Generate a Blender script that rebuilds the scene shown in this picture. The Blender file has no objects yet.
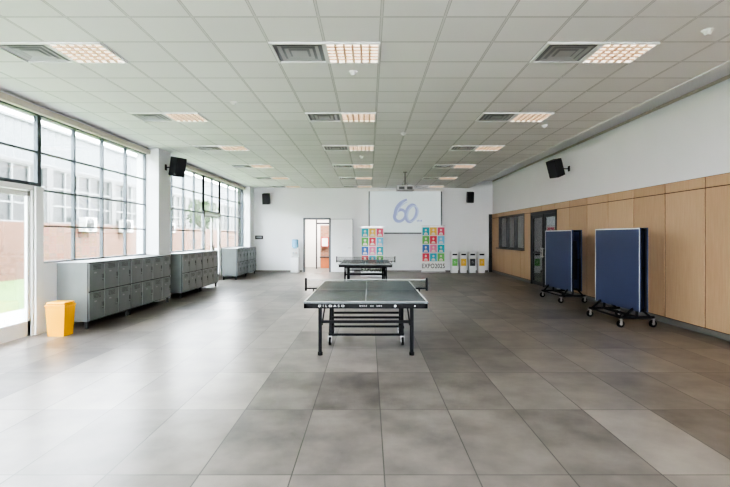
import bpy, bmesh, math, random
from mathutils import Vector, Matrix
random.seed(4)
scene = bpy.context.scene
COL = scene.collection
try:
    scene.view_settings.view_transform = 'AgX'
    scene.view_settings.look = 'AgX - High Contrast'
except Exception as e:
    print('look', e)

# ---------------------------------------------------------------- materials
def new_mat(name):
    m = bpy.data.materials.new(name); m.use_nodes = True
    nt = m.node_tree
    for n in list(nt.nodes):
        if n.type != 'OUTPUT_MATERIAL': nt.nodes.remove(n)
    out = [n for n in nt.nodes if n.type == 'OUTPUT_MATERIAL'][0]
    b = nt.nodes.new('ShaderNodeBsdfPrincipled')
    nt.links.new(b.outputs[0], out.inputs[0])
    return m, nt, b, out

def setin(nt, node, key, v):
    if isinstance(v, bpy.types.NodeSocket):
        nt.links.new(v, node.inputs[key])
    else:
        node.inputs[key].default_value = v

def M(nt, op, a, b=0.0, c=None):
    n = nt.nodes.new('ShaderNodeMath'); n.operation = op
    setin(nt, n, 0, a); setin(nt, n, 1, b)
    if c is not None: setin(nt, n, 2, c)
    return n.outputs[0]

def MIX(nt, f, a, b, blend='MIX'):
    n = nt.nodes.new('ShaderNodeMix'); n.data_type = 'RGBA'; n.blend_type = blend
    setin(nt, n, 0, f)
    for k, v in ((6, a), (7, b)):
        if isinstance(v, (tuple, list)): v = tuple(v) + ((1,) if len(v) == 3 else ())
        setin(nt, n, k, v)
    return n.outputs[2]

def coords(nt, scale=None):
    tc = nt.nodes.new('ShaderNodeTexCoord')
    if scale:
        mp = nt.nodes.new('ShaderNodeMapping'); mp.inputs['Scale'].default_value = scale
        nt.links.new(tc.outputs['Object'], mp.inputs[0]); return mp.outputs[0]
    return tc.outputs['Object']

def noise(nt, vec, scale, detail=4, rough=0.5):
    n = nt.nodes.new('ShaderNodeTexNoise'); n.inputs['Scale'].default_value = scale
    n.inputs['Detail'].default_value = detail; n.inputs['Roughness'].default_value = rough
    nt.links.new(vec, n.inputs['Vector']); return n.outputs[0]

def s2l(c):
    return tuple((x / 12.92 if x <= 0.04045 else ((x + 0.055) / 1.055) ** 2.4) for x in c)
def rgb(r, g, b): return s2l((r / 255, g / 255, b / 255))

def simple(name, color, rough=0.5, metal=0.0, var=0.06, nscale=6.0, bump=0.0, emis=0.0, spec=None):
    m, nt, b, out = new_mat(name)
    v = noise(nt, coords(nt), nscale)
    dark = tuple(c * (1 - var * 2) for c in color)
    lite = tuple(min(1, c * (1 + var)) for c in color)
    c = MIX(nt, v, dark, lite)
    nt.links.new(c, b.inputs['Base Color'])
    b.inputs['Roughness'].default_value = rough
    b.inputs['Metallic'].default_value = metal
    if spec is not None: b.inputs['Specular IOR Level'].default_value = spec
    if bump:
        bp = nt.nodes.new('ShaderNodeBump'); bp.inputs['Strength'].default_value = bump
        n2 = noise(nt, coords(nt), 60); nt.links.new(n2, bp.inputs['Height'])
        nt.links.new(bp.outputs[0], b.inputs['Normal'])
    if emis:
        nt.links.new(c, b.inputs['Emission Color']); b.inputs['Emission Strength'].default_value = emis
    return m

def glass(name, refl=0.1, tint=(0.97, 0.97, 0.97)):
    m, nt, b, out = new_mat(name); nt.nodes.remove(b)
    t = nt.nodes.new('ShaderNodeBsdfTransparent'); t.inputs[0].default_value = (*tint, 1)
    g = nt.nodes.new('ShaderNodeBsdfGlossy'); g.inputs['Roughness'].default_value = 0.03
    f = nt.nodes.new('ShaderNodeFresnel'); f.inputs[0].default_value = 1.45
    mx = nt.nodes.new('ShaderNodeMixShader')
    fac = M(nt, 'ADD', M(nt, 'MULTIPLY', f.outputs[0], 0.6), refl - 0.03)
    nt.links.new(fac, mx.inputs[0]); nt.links.new(t.outputs[0], mx.inputs[1]); nt.links.new(g.outputs[0], mx.inputs[2])
    nt.links.new(mx.outputs[0], out.inputs[0])
    return m

# floor tiles
def floor_mat():
    m, nt, b, out = new_mat('porcelain_tile')
    co = coords(nt); sp = nt.nodes.new('ShaderNodeSeparateXYZ'); nt.links.new(co, sp.inputs[0])
    u = M(nt, 'DIVIDE', M(nt, 'SUBTRACT', sp.outputs[0], 0.10), 0.605)
    v = M(nt, 'DIVIDE', M(nt, 'SUBTRACT', sp.outputs[1], 4.40), 1.2)
    iu, iv = M(nt, 'FLOOR', u), M(nt, 'FLOOR', v)
    fu, fv = M(nt, 'FRACT', u), M(nt, 'FRACT', v)
    du = M(nt, 'MULTIPLY', M(nt, 'MINIMUM', fu, M(nt, 'SUBTRACT', 1.0, fu)), 0.605)
    dv = M(nt, 'MULTIPLY', M(nt, 'MINIMUM', fv, M(nt, 'SUBTRACT', 1.0, fv)), 1.2)
    joint = M(nt, 'LESS_THAN', M(nt, 'MINIMUM', du, dv), 0.0045)
    cb = nt.nodes.new('ShaderNodeCombineXYZ'); nt.links.new(iu, cb.inputs[0]); nt.links.new(iv, cb.inputs[1]); cb.inputs[2].default_value = 3.0
    wn = nt.nodes.new('ShaderNodeTexWhiteNoise'); wn.noise_dimensions = '3D'; nt.links.new(cb.outputs[0], wn.inputs['Vector'])
    va = nt.nodes.new('ShaderNodeVectorMath'); va.operation = 'MULTIPLY_ADD'
    nt.links.new(cb.outputs[0], va.inputs[0]); va.inputs[1].default_value = (3.7, 5.3, 0); nt.links.new(co, va.inputs[2])
    n1 = noise(nt, va.outputs[0], 2.4, 5, 0.55)
    rnd = M(nt, 'MULTIPLY', wn.outputs[0], 0.6)
    # the few noticeably darker tiles before the table
    for (tx, ty, k) in ((-1, 0, 0.50), (-1, -1, 0.42), (0, -1, 0.40), (0, 0, 0.2), (-2, 0, 0.2)):
        eq = M(nt, 'MULTIPLY', M(nt, 'COMPARE', iu, tx, 0.1), M(nt, 'COMPARE', iv, ty, 0.1))
        rnd = M(nt, 'SUBTRACT', rnd, M(nt, 'MULTIPLY', eq, k))
    val = M(nt, 'ADD', rnd, M(nt, 'MULTIPLY', M(nt, 'SUBTRACT', n1, 0.30), 1.15))
    cr = nt.nodes.new('ShaderNodeValToRGB'); nt.links.new(val, cr.inputs[0])
    cr.color_ramp.elements[0].position = 0.0; cr.color_ramp.elements[0].color = (*rgb(70, 65, 63), 1)
    cr.color_ramp.elements[1].position = 1.0; cr.color_ramp.elements[1].color = (*rgb(146, 137, 129), 1)
    c = MIX(nt, joint, cr.outputs[0], rgb(50, 47, 46))
    nt.links.new(c, b.inputs['Base Color'])
    b.inputs['Roughness'].default_value = 0.29
    return m

def ceiling_mat():
    m, nt, b, out = new_mat('ceiling_tile_grid')
    co = coords(nt); sp = nt.nodes.new('ShaderNodeSeparateXYZ'); nt.links.new(co, sp.inputs[0])
    u = M(nt, 'DIVIDE', M(nt, 'SUBTRACT', sp.outputs[0], 0.12), 0.6)
    v = M(nt, 'DIVIDE', M(nt, 'SUBTRACT', sp.outputs[1], 5.25), 0.6)
    fu, fv = M(nt, 'FRACT', u), M(nt, 'FRACT', v)
    du = M(nt, 'MINIMUM', fu, M(nt, 'SUBTRACT', 1.0, fu)); dv = M(nt, 'MINIMUM', fv, M(nt, 'SUBTRACT', 1.0, fv))
    d = M(nt, 'MULTIPLY', M(nt, 'MINIMUM', du, dv), 0.6)
    bar = M(nt, 'LESS_THAN', d, 0.010); edge = M(nt, 'SUBTRACT', M(nt, 'LESS_THAN', d, 0.015), bar)  # dark border paints the shadow gap along each grid bar
    cb = nt.nodes.new('ShaderNodeCombineXYZ'); nt.links.new(M(nt, 'FLOOR', u), cb.inputs[0]); nt.links.new(M(nt, 'FLOOR', v), cb.inputs[1])
    wn = nt.nodes.new('ShaderNodeTexWhiteNoise'); nt.links.new(cb.outputs[0], wn.inputs['Vector'])
    c = MIX(nt, wn.outputs[0], (0.84, 0.83, 0.83), (0.91, 0.90, 0.90))
    c = MIX(nt, bar, c, (0.70, 0.69, 0.69)); c = MIX(nt, edge, c, (0.40, 0.40, 0.40))
    nt.links.new(c, b.inputs['Base Color']); b.inputs['Roughness'].default_value = 0.8
    return m

def wood_mat():
    m, nt, b, out = new_mat('oak_laminate')
    co = coords(nt); sp = nt.nodes.new('ShaderNodeSeparateXYZ'); nt.links.new(co, sp.inputs[0])
    idx = M(nt, 'FLOOR', M(nt, 'DIVIDE', M(nt, 'SUBTRACT', sp.outputs[1], 7.76), 1.05))
    wn = nt.nodes.new('ShaderNodeTexWhiteNoise'); wn.noise_dimensions = '1D'; nt.links.new(idx, wn.inputs['W'])
    mp = nt.nodes.new('ShaderNodeMapping'); mp.inputs['Scale'].default_value = (1, 9, 0.6); nt.links.new(co, mp.inputs[0])
    n1 = noise(nt, mp.outputs[0], 4, 8, 0.6)
    mp2 = nt.nodes.new('ShaderNodeMapping'); mp2.inputs['Scale'].default_value = (1, 60, 1.2); nt.links.new(co, mp2.inputs[0])
    n2 = noise(nt, mp2.outputs[0], 3, 4, 0.6)
    f = M(nt, 'ADD', M(nt, 'MULTIPLY', n1, 0.6), M(nt, 'MULTIPLY', n2, 0.4))
    f = M(nt, 'ADD', f, M(nt, 'MULTIPLY', M(nt, 'SUBTRACT', wn.outputs[0], 0.5), 0.45))
    c = MIX(nt, f, rgb(170, 138, 106), rgb(210, 180, 146))
    nt.links.new(c, b.inputs['Base Color']); b.inputs['Roughness'].default_value = 0.45
    return m

def brick_mat(name, c1, c2, mortar, rot=True):
    m, nt, b, out = new_mat(name)
    co = coords(nt); sp = nt.nodes.new('ShaderNodeSeparateXYZ'); nt.links.new(co, sp.inputs[0])
    cb = nt.nodes.new('ShaderNodeCombineXYZ')
    nt.links.new(sp.outputs[1 if rot else 0], cb.inputs[0]); nt.links.new(sp.outputs[2], cb.inputs[1])
    br = nt.nodes.new('ShaderNodeTexBrick'); nt.links.new(cb.outputs[0], br.inputs[0])
    br.inputs['Color1'].default_value = (*c1, 1); br.inputs['Color2'].default_value = (*c2, 1); br.inputs['Mortar'].default_value = (*mortar, 1)
    br.inputs['Scale'].default_value = 1; br.inputs['Brick Width'].default_value = 0.24; br.inputs['Row Height'].default_value = 0.075
    br.inputs['Mortar Size'].default_value = 0.008
    nt.links.new(br.outputs[0], b.inputs['Base Color']); b.inputs['Roughness'].default_value = 0.85
    return m

def net_mat():
    m, nt, b, out = new_mat('net_mesh')
    co = coords(nt); sp = nt.nodes.new('ShaderNodeSeparateXYZ'); nt.links.new(co, sp.inputs[0])
    fx = M(nt, 'FRACT', M(nt, 'DIVIDE', sp.outputs[0], 0.014)); fz = M(nt, 'FRACT', M(nt, 'DIVIDE', sp.outputs[2], 0.014))
    k = M(nt, 'MAXIMUM', M(nt, 'LESS_THAN', fx, 0.2), M(nt, 'LESS_THAN', fz, 0.2))
    b.inputs['Base Color'].default_value = (0.02, 0.03, 0.025, 1); b.inputs['Roughness'].default_value = 0.8
    nt.links.new(k, b.inputs['Alpha'])
    return m

MT = dict(
    floor=floor_mat(), ceil=ceiling_mat(), wood=wood_mat(),
    wall=simple('white_wall_paint', (0.87, 0.88, 0.905), 0.75, var=0.02, nscale=1.2),
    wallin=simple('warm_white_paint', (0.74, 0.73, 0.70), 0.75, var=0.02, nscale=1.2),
    beige=simple('beige_painted_trim', rgb(200, 192, 178), 0.5),
    white=simple('white_enamel', (0.86, 0.87, 0.87), 0.35, var=0.02),
    offwhite=simple('offwhite_plastic', (0.78, 0.79, 0.78), 0.4, var=0.02),
    alum=simple('window_aluminium', rgb(84, 92, 97), 0.4, 0.2, var=0.04),
    base=simple('aluminium_skirting', rgb(120, 118, 114), 0.4, 0.3),
    darkframe=simple('dark_bronze_frame', rgb(38, 38, 40), 0.4, 0.2),
    joint=simple('dark_oak_joint', rgb(84, 60, 42), 0.8),
    black=simple('black_powder_coat', (0.008, 0.008, 0.010), 0.6, spec=0.15),
    rubber=simple('black_rubber', (0.010, 0.010, 0.010), 0.8, spec=0.2),
    blackpl=simple('black_plastic', (0.012, 0.012, 0.014), 0.5, bump=0.1, spec=0.3),
    grille=simple('speaker_grille', (0.02, 0.02, 0.025), 0.7, bump=0.6),
    chrome=simple('brushed_steel', (0.5, 0.5, 0.5), 0.28, 0.9, var=0.03),
    locker=simple('grey_locker_paint', rgb(122, 127, 127), 0.33, 0.25, var=0.09, nscale=3),
    lockerdark=simple('dark_locker_recess', rgb(42, 44, 44), 0.6),
    plate=simple('locker_number_plate', rgb(150, 153, 152), 0.4),
    tt=simple('grey_green_table_paint', rgb(74, 81, 83), 0.25, var=0.05, nscale=3),
    ttblue=simple('blue_table_paint', rgb(50, 60, 94), 0.42, var=0.05, nscale=2, spec=0.35),
    line=simple('white_line_paint', (0.80, 0.80, 0.80), 0.5, var=0.01),
    tape=simple('net_tape_grey', (0.30, 0.32, 0.31), 0.6, var=0.01),
    yellow=simple('yellow_plastic', rgb(246, 176, 18), 0.45, var=0.03),
    vent=simple('vent_grey_metal', rgb(180, 180, 182), 0.45, 0.0),
    ventdark=simple('vent_dark_throat', rgb(146, 147, 150), 0.7),
    graphite=simple('graphite_plastic', rgb(52, 54, 58), 0.5),
    louvre=simple('warm_louvre_metal', rgb(225, 200, 175), 0.5, 0.0),
    lamp=simple('fluorescent_diffuser', (1.0, 0.87, 0.74), 0.5, var=0.01, emis=2.2),
    screen=simple('projection_fabric', (0.66, 0.73, 0.76), 0.8, var=0.02, nscale=0.6, emis=0.34),  # emission stands in for projector light on the fabric
    logo=simple('slate_blue_projected', rgb(146, 158, 196), 0.7, emis=0.36),  # projected logo tones, their light put in as emission
    logo2=simple('pale_blue_projected', rgb(176, 190, 214), 0.7, emis=0.36),
    paper=simple('white_print', (0.85, 0.85, 0.85), 0.6, var=0.01),
    ink=simple('black_ink', (0.015, 0.015, 0.02), 0.6),
    glass=glass('window_glass', 0.05), dglass=glass('tinted_glass', 0.28, (0.6, 0.62, 0.64)),
    bottle=simple('blue_water_bottle', rgb(130, 190, 225), 0.15, var=0.04),
    grass=simple('lawn_grass', rgb(78, 108, 40), 0.9, var=0.2, nscale=9, bump=0.3),
    path=simple('concrete_path', (0.38, 0.375, 0.37), 0.85, var=0.08),
    brick=brick_mat('outside_brick', rgb(76, 46, 30), rgb(94, 58, 38), rgb(78, 64, 52)),
    brick2=brick_mat('hall_brick', rgb(140, 98, 78), rgb(158, 114, 92), rgb(150, 136, 124), rot=False),
    roofm=simple('corrugated_metal', (0.085, 0.098, 0.105), 0.5, 0.0, var=0.06, nscale=1),
    extpier=simple('exterior_grey_pier', (0.09, 0.09, 0.09), 0.8),
    extframe=simple('exterior_window_frame', (0.15, 0.16, 0.16), 0.6),
    extglass=simple('exterior_reflective_glass', (0.012, 0.016, 0.016), 0.35, 0.0, var=0.3, nscale=0.7, spec=0.2),
    accase=simple('weathered_white_casing', (0.42, 0.42, 0.41), 0.5),
    net=net_mat(),
    leaf=simple('tree_foliage', rgb(52, 74, 36), 0.9, var=0.3, nscale=5),
    bark=simple('tree_bark', rgb(60, 52, 44), 0.9, var=0.2),
    red=simple('red_enamel', rgb(170, 60, 48), 0.4),
    orange=simple('orange_enamel', rgb(195, 115, 70), 0.5),
)
CARD = [simple('card_' + n, rgb(*c), 0.6, var=0.03) for n, c in dict(
    crimson=(215, 70, 90), teal=(45, 170, 185), amber=(232, 190, 85), blue=(65, 120, 190),
    pink=(230, 130, 170), green=(105, 180, 95), sky=(115, 195, 228), cyan=(60, 180, 205), rose=(222, 90, 120)).items()]
SKIN = simple('card_portrait_tone', rgb(232, 216, 206), 0.6)

# ---------------------------------------------------------------- mesh helpers
def box(bm, x0, x1, y0, y1, z0, z1, mi=0, bev=0.0, mtx=None):
    if x0 > x1: x0, x1 = x1, x0
    if y0 > y1: y0, y1 = y1, y0
    if z0 > z1: z0, z1 = z1, z0
    r = bmesh.ops.create_cube(bm, size=1.0)
    vs = r['verts']
    for v in vs:
        v.co = Vector(((x0 + x1) / 2 + v.co.x * (x1 - x0), (y0 + y1) / 2 + v.co.y * (y1 - y0), (z0 + z1) / 2 + v.co.z * (z1 - z0)))
    fs = set(f for v in vs for f in v.link_faces)
    for f in fs: f.material_index = mi
    if bev:
        es = list(set(e for v in vs for e in v.link_edges))
        r2 = bmesh.ops.bevel(bm, geom=es, offset=bev, segments=2, affect='EDGES', profile=0.5)
        for f in r2['faces']: f.material_index = mi
        vs = list(set(vs_ for f in r2['faces'] for vs_ in f.verts) | set(v for v in vs if v.is_valid))
    if mtx is not None:
        for v in vs:
            if v.is_valid: v.co = mtx @ v.co
    return vs

def tube(bm, p0, p1, r, mi=0, seg=12, r2=None):
    p0, p1 = Vector(p0), Vector(p1); d = p1 - p0; L = d.length
    if L < 1e-6: return
    q = Vector((0, 0, 1)).rotation_difference(d.normalized()).to_matrix().to_4x4()
    mt = Matrix.Translation((p0 + p1) / 2) @ q
    r_ = bmesh.ops.create_cone(bm, cap_ends=True, cap_tris=False, segments=seg, radius1=r, radius2=r if r2 is None else r2, depth=L, matrix=mt)
    for f in set(f for v in r_['verts'] for f in v.link_faces): f.material_index = mi

def bar(bm, p0, p1, w, h, mi=0):
    p0, p1 = Vector(p0), Vector(p1); d = p1 - p0; L = d.length
    q = d.to_track_quat('Z', 'Y').to_matrix().to_4x4()
    mt = Matrix.Translation((p0 + p1) / 2) @ q
    box(bm, -w / 2, w / 2, -h / 2, h / 2, -L / 2, L / 2, mi, mtx=mt)

def ball(bm, c, r, mi=0, sc=(1, 1, 1), sub=2):
    r_ = bmesh.ops.create_icosphere(bm, subdivisions=sub, radius=r)
    for v in r_['verts']: v.co = Vector((c[0] + v.co.x * sc[0], c[1] + v.co.y * sc[1], c[2] + v.co.z * sc[2]))
    for f in set(f for v in r_['verts'] for f in v.link_faces): f.material_index = mi

def frustum(bm, a, b, z0, z1, mi=0):
    vs = []
    for (x0, x1, y0, y1), z in ((a, z0), (b, z1)):
        vs += [bm.verts.new(p) for p in ((x0, y0, z), (x1, y0, z), (x1, y1, z), (x0, y1, z))]
    for f in ((3, 2, 1, 0), (4, 5, 6, 7), (0, 1, 5, 4), (1, 2, 6, 5), (2, 3, 7, 6), (3, 0, 4, 7)):
        bm.faces.new([vs[i] for i in f]).material_index = mi

def obj(bm, name, mats, parent=None, loc=(0, 0, 0), rot=(0, 0, 0), smooth=False, **p):
    me = bpy.data.meshes.new(name)
    bmesh.ops.recalc_face_normals(bm, faces=bm.faces[:])
    if smooth:
        for f in bm.faces: f.smooth = True
        for e in bm.edges:
            if len(e.link_faces) == 2 and e.calc_face_angle(0) > 0.6: e.smooth = False
    bm.to_mesh(me); bm.free()
    for m in mats: me.materials.append(MT[m] if isinstance(m, str) else m)
    o = bpy.data.objects.new(name, me); COL.objects.link(o)
    o.location = loc; o.rotation_euler = rot
    if parent: o.parent = parent
    for k, v in p.items(): o[k] = v
    return o

def empty(name, loc, label, category, rotz=0, group=None):
    o = bpy.data.objects.new(name, None); COL.objects.link(o); o.location = loc; o.rotation_euler = (0, 0, rotz)
    o.empty_display_size = 0.1
    o['label'] = label; o['category'] = category
    if group: o['group'] = group
    return o

def dup(root, loc, rotz=None, **p):
    def rec(o, par):
        c = o.copy(); COL.objects.link(c)
        if par: c.parent = par
        for ch in o.children: rec(ch, c)
        return c
    c = rec(root, None); c.location = loc
    if rotz is not None: c.rotation_euler = (0, 0, rotz)
    for k, v in p.items(): c[k] = v
    return c

def struct(bm, name, mats, label=None, parent=None, **kw):
    o = obj(bm, name, mats, parent, **kw)
    if not parent:
        o['kind'] = 'structure'
        if label: o['label'] = label
    return o

def text_obj(txt, name, size, mat, parent, loc, rot, align='CENTER', xs=1.0, ext=0.0008, offset=0.0, space=1.0):
    cu = bpy.data.curves.new(name, 'FONT'); cu.body = txt; cu.size = size; cu.align_x = align; cu.align_y = 'CENTER'
    cu.extrude = ext; cu.offset = offset; cu.space_character = space
    t = bpy.data.objects.new(name + '_tmp', cu); COL.objects.link(t)
    bpy.context.view_layer.update()
    me = bpy.data.meshes.new_from_object(t.evaluated_get(bpy.context.evaluated_depsgraph_get()))
    bpy.data.objects.remove(t)
    me.name = name; me.materials.clear(); me.materials.append(mat)
    for v in me.vertices: v.co.x *= xs
    o = bpy.data.objects.new(name, me); COL.objects.link(o); o.parent = parent; o.location = loc; o.rotation_euler = rot
    return o

B = bmesh.new
XL, XR, YB, YF, ZC = -5.25, 5.35, 21.2, -4.0, 3.64
ZR = 3.95; XE = 4.3

# ---------------------------------------------------------------- room shell
bm = B(); box(bm, XL - 0.25, XR + 0.25, YF - 0.2, YB + 0.2, -0.15, 0)
struct(bm, 'floor', ['floor'], 'grey-brown porcelain tile floor with mottled cement look')
bm = B(); box(bm, XL - 0.25, XE, YF - 0.2, YB + 0.2, ZC, ZR)
struct(bm, 'ceiling', ['ceil'], 'suspended ceiling of white square mineral tiles')
bm = B(); box(bm, XE, XR + 0.25, YF - 0.2, YB + 0.2, ZR, ZR + 0.1); box(bm, XL - 0.5, XR + 0.4, YF - 0.3, YB + 0.3, ZR + 0.1, ZR + 0.3)
struct(bm, 'ceiling_perimeter', ['wall'], 'raised plain white ceiling strip along the panelled wall')
bm = B(); box(bm, XE - 0.03, XE + 0.012, YF, YB, ZC - 0.012, ZC + 0.05)
struct(bm, 'trim_1', ['white'], 'white edge profile of the suspended ceiling')
bm = B(); box(bm, XR - 0.02, XR, YF, YB, ZR - 0.05, ZR)
struct(bm, 'trim_2', ['beige'], 'grey moulding at the top of the wall')

SILL, HEAD = 1.12, 3.50
x0, x1 = XL - 0.25, XL
bm = B()
box(bm, x0, x1, YF, YB, HEAD, ZC)
for a, b_ in ((YF, -3.0), (20.5, YB)): box(bm, x0, x1, a, b_, 0, HEAD)
for a, b_ in ((-3.0, 5.7), (7.87, 11.6), (12.3, 15.7), (17.4, 20.5)): box(bm, x0, x1, a, b_, 0, SILL)
struct(bm, 'wall_left', ['wall'], 'white wall with a long band of steel-framed windows')
for i, (a, b_) in enumerate(((11.6, 12.3), (20.5, 21.2)), 3):
    bm = B(); box(bm, x0, XL + 0.27, a, b_, 0, ZC)
    struct(bm, 'trim_%d' % i, ['wall'], 'white concrete pillar between the windows')
bm = B(); box(bm, XL, XL + 0.08, YF, 11.6, HEAD - 0.01, HEAD + 0.09, bev=0.008); box(bm, XL, XL + 0.08, 12.3, 20.5, HEAD - 0.01, HEAD + 0.09, bev=0.008)
struct(bm, 'trim_5', ['beige'], 'beige blind pelmet above the windows')
bm = B(); box(bm, XL - 0.16, XL + 0.02, 7.70, 7.88, 0, 2.34, bev=0.005)
struct(bm, 'trim_6', ['white'], 'white door post')

rows = [SILL, 1.72, 2.30, 2.90, HEAD]
def window(name, ya, yb, n, zs):
    bm = B(); xc = XL - 0.06
    for z in (zs[0], zs[-1]): box(bm, xc - 0.04, xc + 0.04, ya, yb, z - 0.025, z + 0.025)
    for z in zs[1:-1]: box(bm, xc - 0.022, xc + 0.022, ya, yb, z - 0.014, z + 0.014)
    for i in range(n + 1):
        y = ya + (yb - ya) * i / n; w = 0.024 if i in (0, n) else 0.018
        box(bm, xc - 0.03, xc + 0.03, y - w, y + w, zs[0], zs[-1])
    o = struct(bm, name, ['alum'], 'grey steel-framed window band with small panes')
    g = B(); box(g, xc - 0.003, xc + 0.003, ya, yb, zs[0], zs[-1]); obj(g, 'glass_pane', ['glass'], o)
    return o
window('window_1', 7.87, 11.6, 4, rows)
window('window_2', 12.3, 15.7, 4, rows)
window('window_3', 17.4, 20.5, 3, rows)
window('window_4', -3.0, 5.7, 9, rows)
window('window_5', 5.7, 7.83, 2, [2.38, 2.90, HEAD])
window('window_6', 15.7, 17.4, 2, [2.36, 2.90, HEAD])

def glass_door(name, ya, yb):
    xc = XL - 0.06; bm = B()
    box(bm, xc - 0.05, xc + 0.05, ya, ya + 0.06, 0, 2.35); box(bm, xc - 0.05, xc + 0.05, yb - 0.06, yb, 0, 2.35)
    box(bm, xc - 0.05, xc + 0.05, ya, yb, 2.27, 2.35)
    o = struct(bm, name, ['white'], 'white framed double glass door to the garden')
    ym = (ya + yb) / 2
    for a, b_, s in ((ya + 0.065, ym - 0.003, 1), (ym + 0.003, yb - 0.065, -1)):
        l = B()
        box(l, xc - 0.022, xc + 0.022, a, a + 0.07, 0.01, 2.26); box(l, xc - 0.022, xc + 0.022, b_ - 0.07, b_, 0.01, 2.26)
        box(l, xc - 0.022, xc + 0.022, a, b_, 2.18, 2.26); box(l, xc - 0.022, xc + 0.022, a, b_, 0.01, 0.24)
        lf = obj(l, 'door_leaf', ['white'], o)
        g = B(); box(g, xc - 0.003, xc + 0.003, a + 0.07, b_ - 0.07, 0.24, 2.18); obj(g, 'glass_pane', ['glass'], lf)
        h = B(); yy = b_ - 0.035 if s == 1 else a + 0.035
        tube(h, (xc + 0.022, yy, 0.95), (xc + 0.07, yy, 0.95), 0.008); tube(h, (xc + 0.022, yy, 1.2), (xc + 0.07, yy, 1.2), 0.008)
        tube(h, (xc + 0.07, yy, 0.9), (xc + 0.07, yy, 1.25), 0.011); obj(h, 'door_handle', ['blackpl'], lf, smooth=True)
glass_door('door_1', 5.7, 7.72)
glass_door('door_2', 15.7, 17.4)

# right wall with service window and office door
bm = B(); X0, X1 = XR, XR + 0.25
box(bm, X0, X1, YF, 13.9, 0, ZR); box(bm, X0, X1, 13.9, 16.1, 2.3, ZR); box(bm, X0, X1, 16.1, 16.8, 0, ZR)
box(bm, X0, X1, 16.8, 20.0, 0, 1.1); box(bm, X0, X1, 16.8, 20.0, 2.31, ZR); box(bm, X0, X1, 20.0, YB, 0, ZR)
struct(bm, 'wall_right', ['wall'], 'white painted wall above wood panelling')
bm = B(); PX = XR - 0.03
def panel(ya, yb, za, zb):
    if yb - ya < 0.05: return
    box(bm, PX, XR - 0.004, ya + 0.014, yb - 0.014, za + 0.008, zb - 0.008, 0, 0.003)
ys = [7.76 + 1.05 * k for k in range(-11, 14)]
ys = [y for y in ys if y > YF] ; ys = [YF] + ys + [YB]
for a, b_ in zip(ys[:-1], ys[1:]):
    panel(a, b_, 2.32, 2.50)
    segs = [(a, b_)]
    for oa, ob in ((13.9, 16.1), (16.8, 20.0)):
        ns = []
        for s, e in segs:
            if e <= oa or s >= ob: ns.append((s, e)); continue
            if s < oa: ns.append((s, oa))
            if e > ob: ns.append((ob, e))
        segs = ns
    for s, e in segs: panel(s, e, 0.1, 2.32)
    s, e = max(a, 16.8), min(b_, 20.0)
    if e > s: panel(s, e, 0.1, 1.1)
struct(bm, 'trim_7', ['wood'], 'light oak wall panelling with narrow vertical joints')
bm = B(); box(bm, XR - 0.018, XR + 0.001, YF, 13.9, 0.08, 2.5); box(bm, XR - 0.018, XR + 0.001, 16.1, YB, 0.08, 1.1); box(bm, XR - 0.018, XR + 0.001, 16.1, 16.8, 1.1, 2.31); box(bm, XR - 0.018, XR + 0.001, 20.0, YB, 1.1, 2.31); box(bm, XR - 0.018, XR + 0.001, 13.9, YB, 2.31, 2.5)
struct(bm, 'trim_8', ['joint'], 'dark backing behind panel joints')
bm = B(); box(bm, XR - 0.035, XR, YF, 13.9, 0, 0.095, bev=0.003); box(bm, XR - 0.035, XR, 16.1, YB, 0, 0.095, bev=0.003)
struct(bm, 'baseboard_right', ['base'], 'grey metal skirting under the wood panelling')
bm = B(); box(bm, XL + 0.0, -2.87, YB - 0.015, YB, 0, 0.08); box(bm, -0.65, XR - 0.2, YB - 0.015, YB, 0, 0.08)
struct(bm, 'baseboard_back', ['base'], 'thin grey skirting')
bm = B(); xa, xb = XR - 0.045, XR + 0.06
for y in (16.8, 17.87, 18.93, 20.0): box(bm, xa, xb, y - 0.035, y + 0.035, 1.1, 2.31)
for z in (1.1, 2.31): box(bm, xa, xb, 16.765, 20.035, z - 0.035, z + 0.035)
box(bm, xa - 0.12, xb, 16.75, 20.05, 1.055, 1.085, 0, 0.004)
o = struct(bm, 'window_7', ['darkframe'], 'dark framed office service window')
g = B(); box(g, XR + 0.01, XR + 0.018, 16.83, 19.97, 1.12, 2.28); obj(g, 'glass_pane', ['dglass'], o)
bm = B()
for y in (13.93, 16.07): box(bm, xa, xb, y - 0.035, y + 0.035, 0, 2.3)
box(bm, xa, xb, 13.9, 16.1, 2.23, 2.31)
box(bm, xa + 0.02, xb - 0.02, 14.97, 15.03, 0, 2.25)
o = struct(bm, 'door_3', ['darkframe'], 'dark framed office glass door')
for a, b_ in ((13.97, 14.97), (15.03, 16.03)):
    l = B(); xm = XR + 0.01
    box(l, xm - 0.02, xm + 0.02, a, a + 0.08, 0.01, 2.23); box(l, xm - 0.02, xm + 0.02, b_ - 0.08, b_, 0.01, 2.23)
    box(l, xm - 0.02, xm + 0.02, a, b_, 0.01, 0.12); box(l, xm - 0.02, xm + 0.02, a, b_, 2.13, 2.23); box(l, xm - 0.02, xm + 0.02, a, b_, 1.0, 1.06)
    lf = obj(l, 'door_leaf', ['darkframe'], o)
    g = B(); box(g, xm - 0.004, xm + 0.004, a + 0.08, b_ - 0.08, 0.12, 2.13); obj(g, 'glass_pane', ['dglass'], lf)
    h = B(); yy = b_ - 0.04 if a < 14.5 else a + 0.04
    tube(h, (xm - 0.07, yy, 0.9), (xm - 0.07, yy, 1.2), 0.012); tube(h, (xm - 0.07, yy, 0.93), (xm - 0.02, yy, 0.93), 0.008); tube(h, (xm - 0.07, yy, 1.17), (xm - 0.02, yy, 1.17), 0.008)
    obj(h, 'door_handle', ['chrome'], lf, smooth=True)
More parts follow.
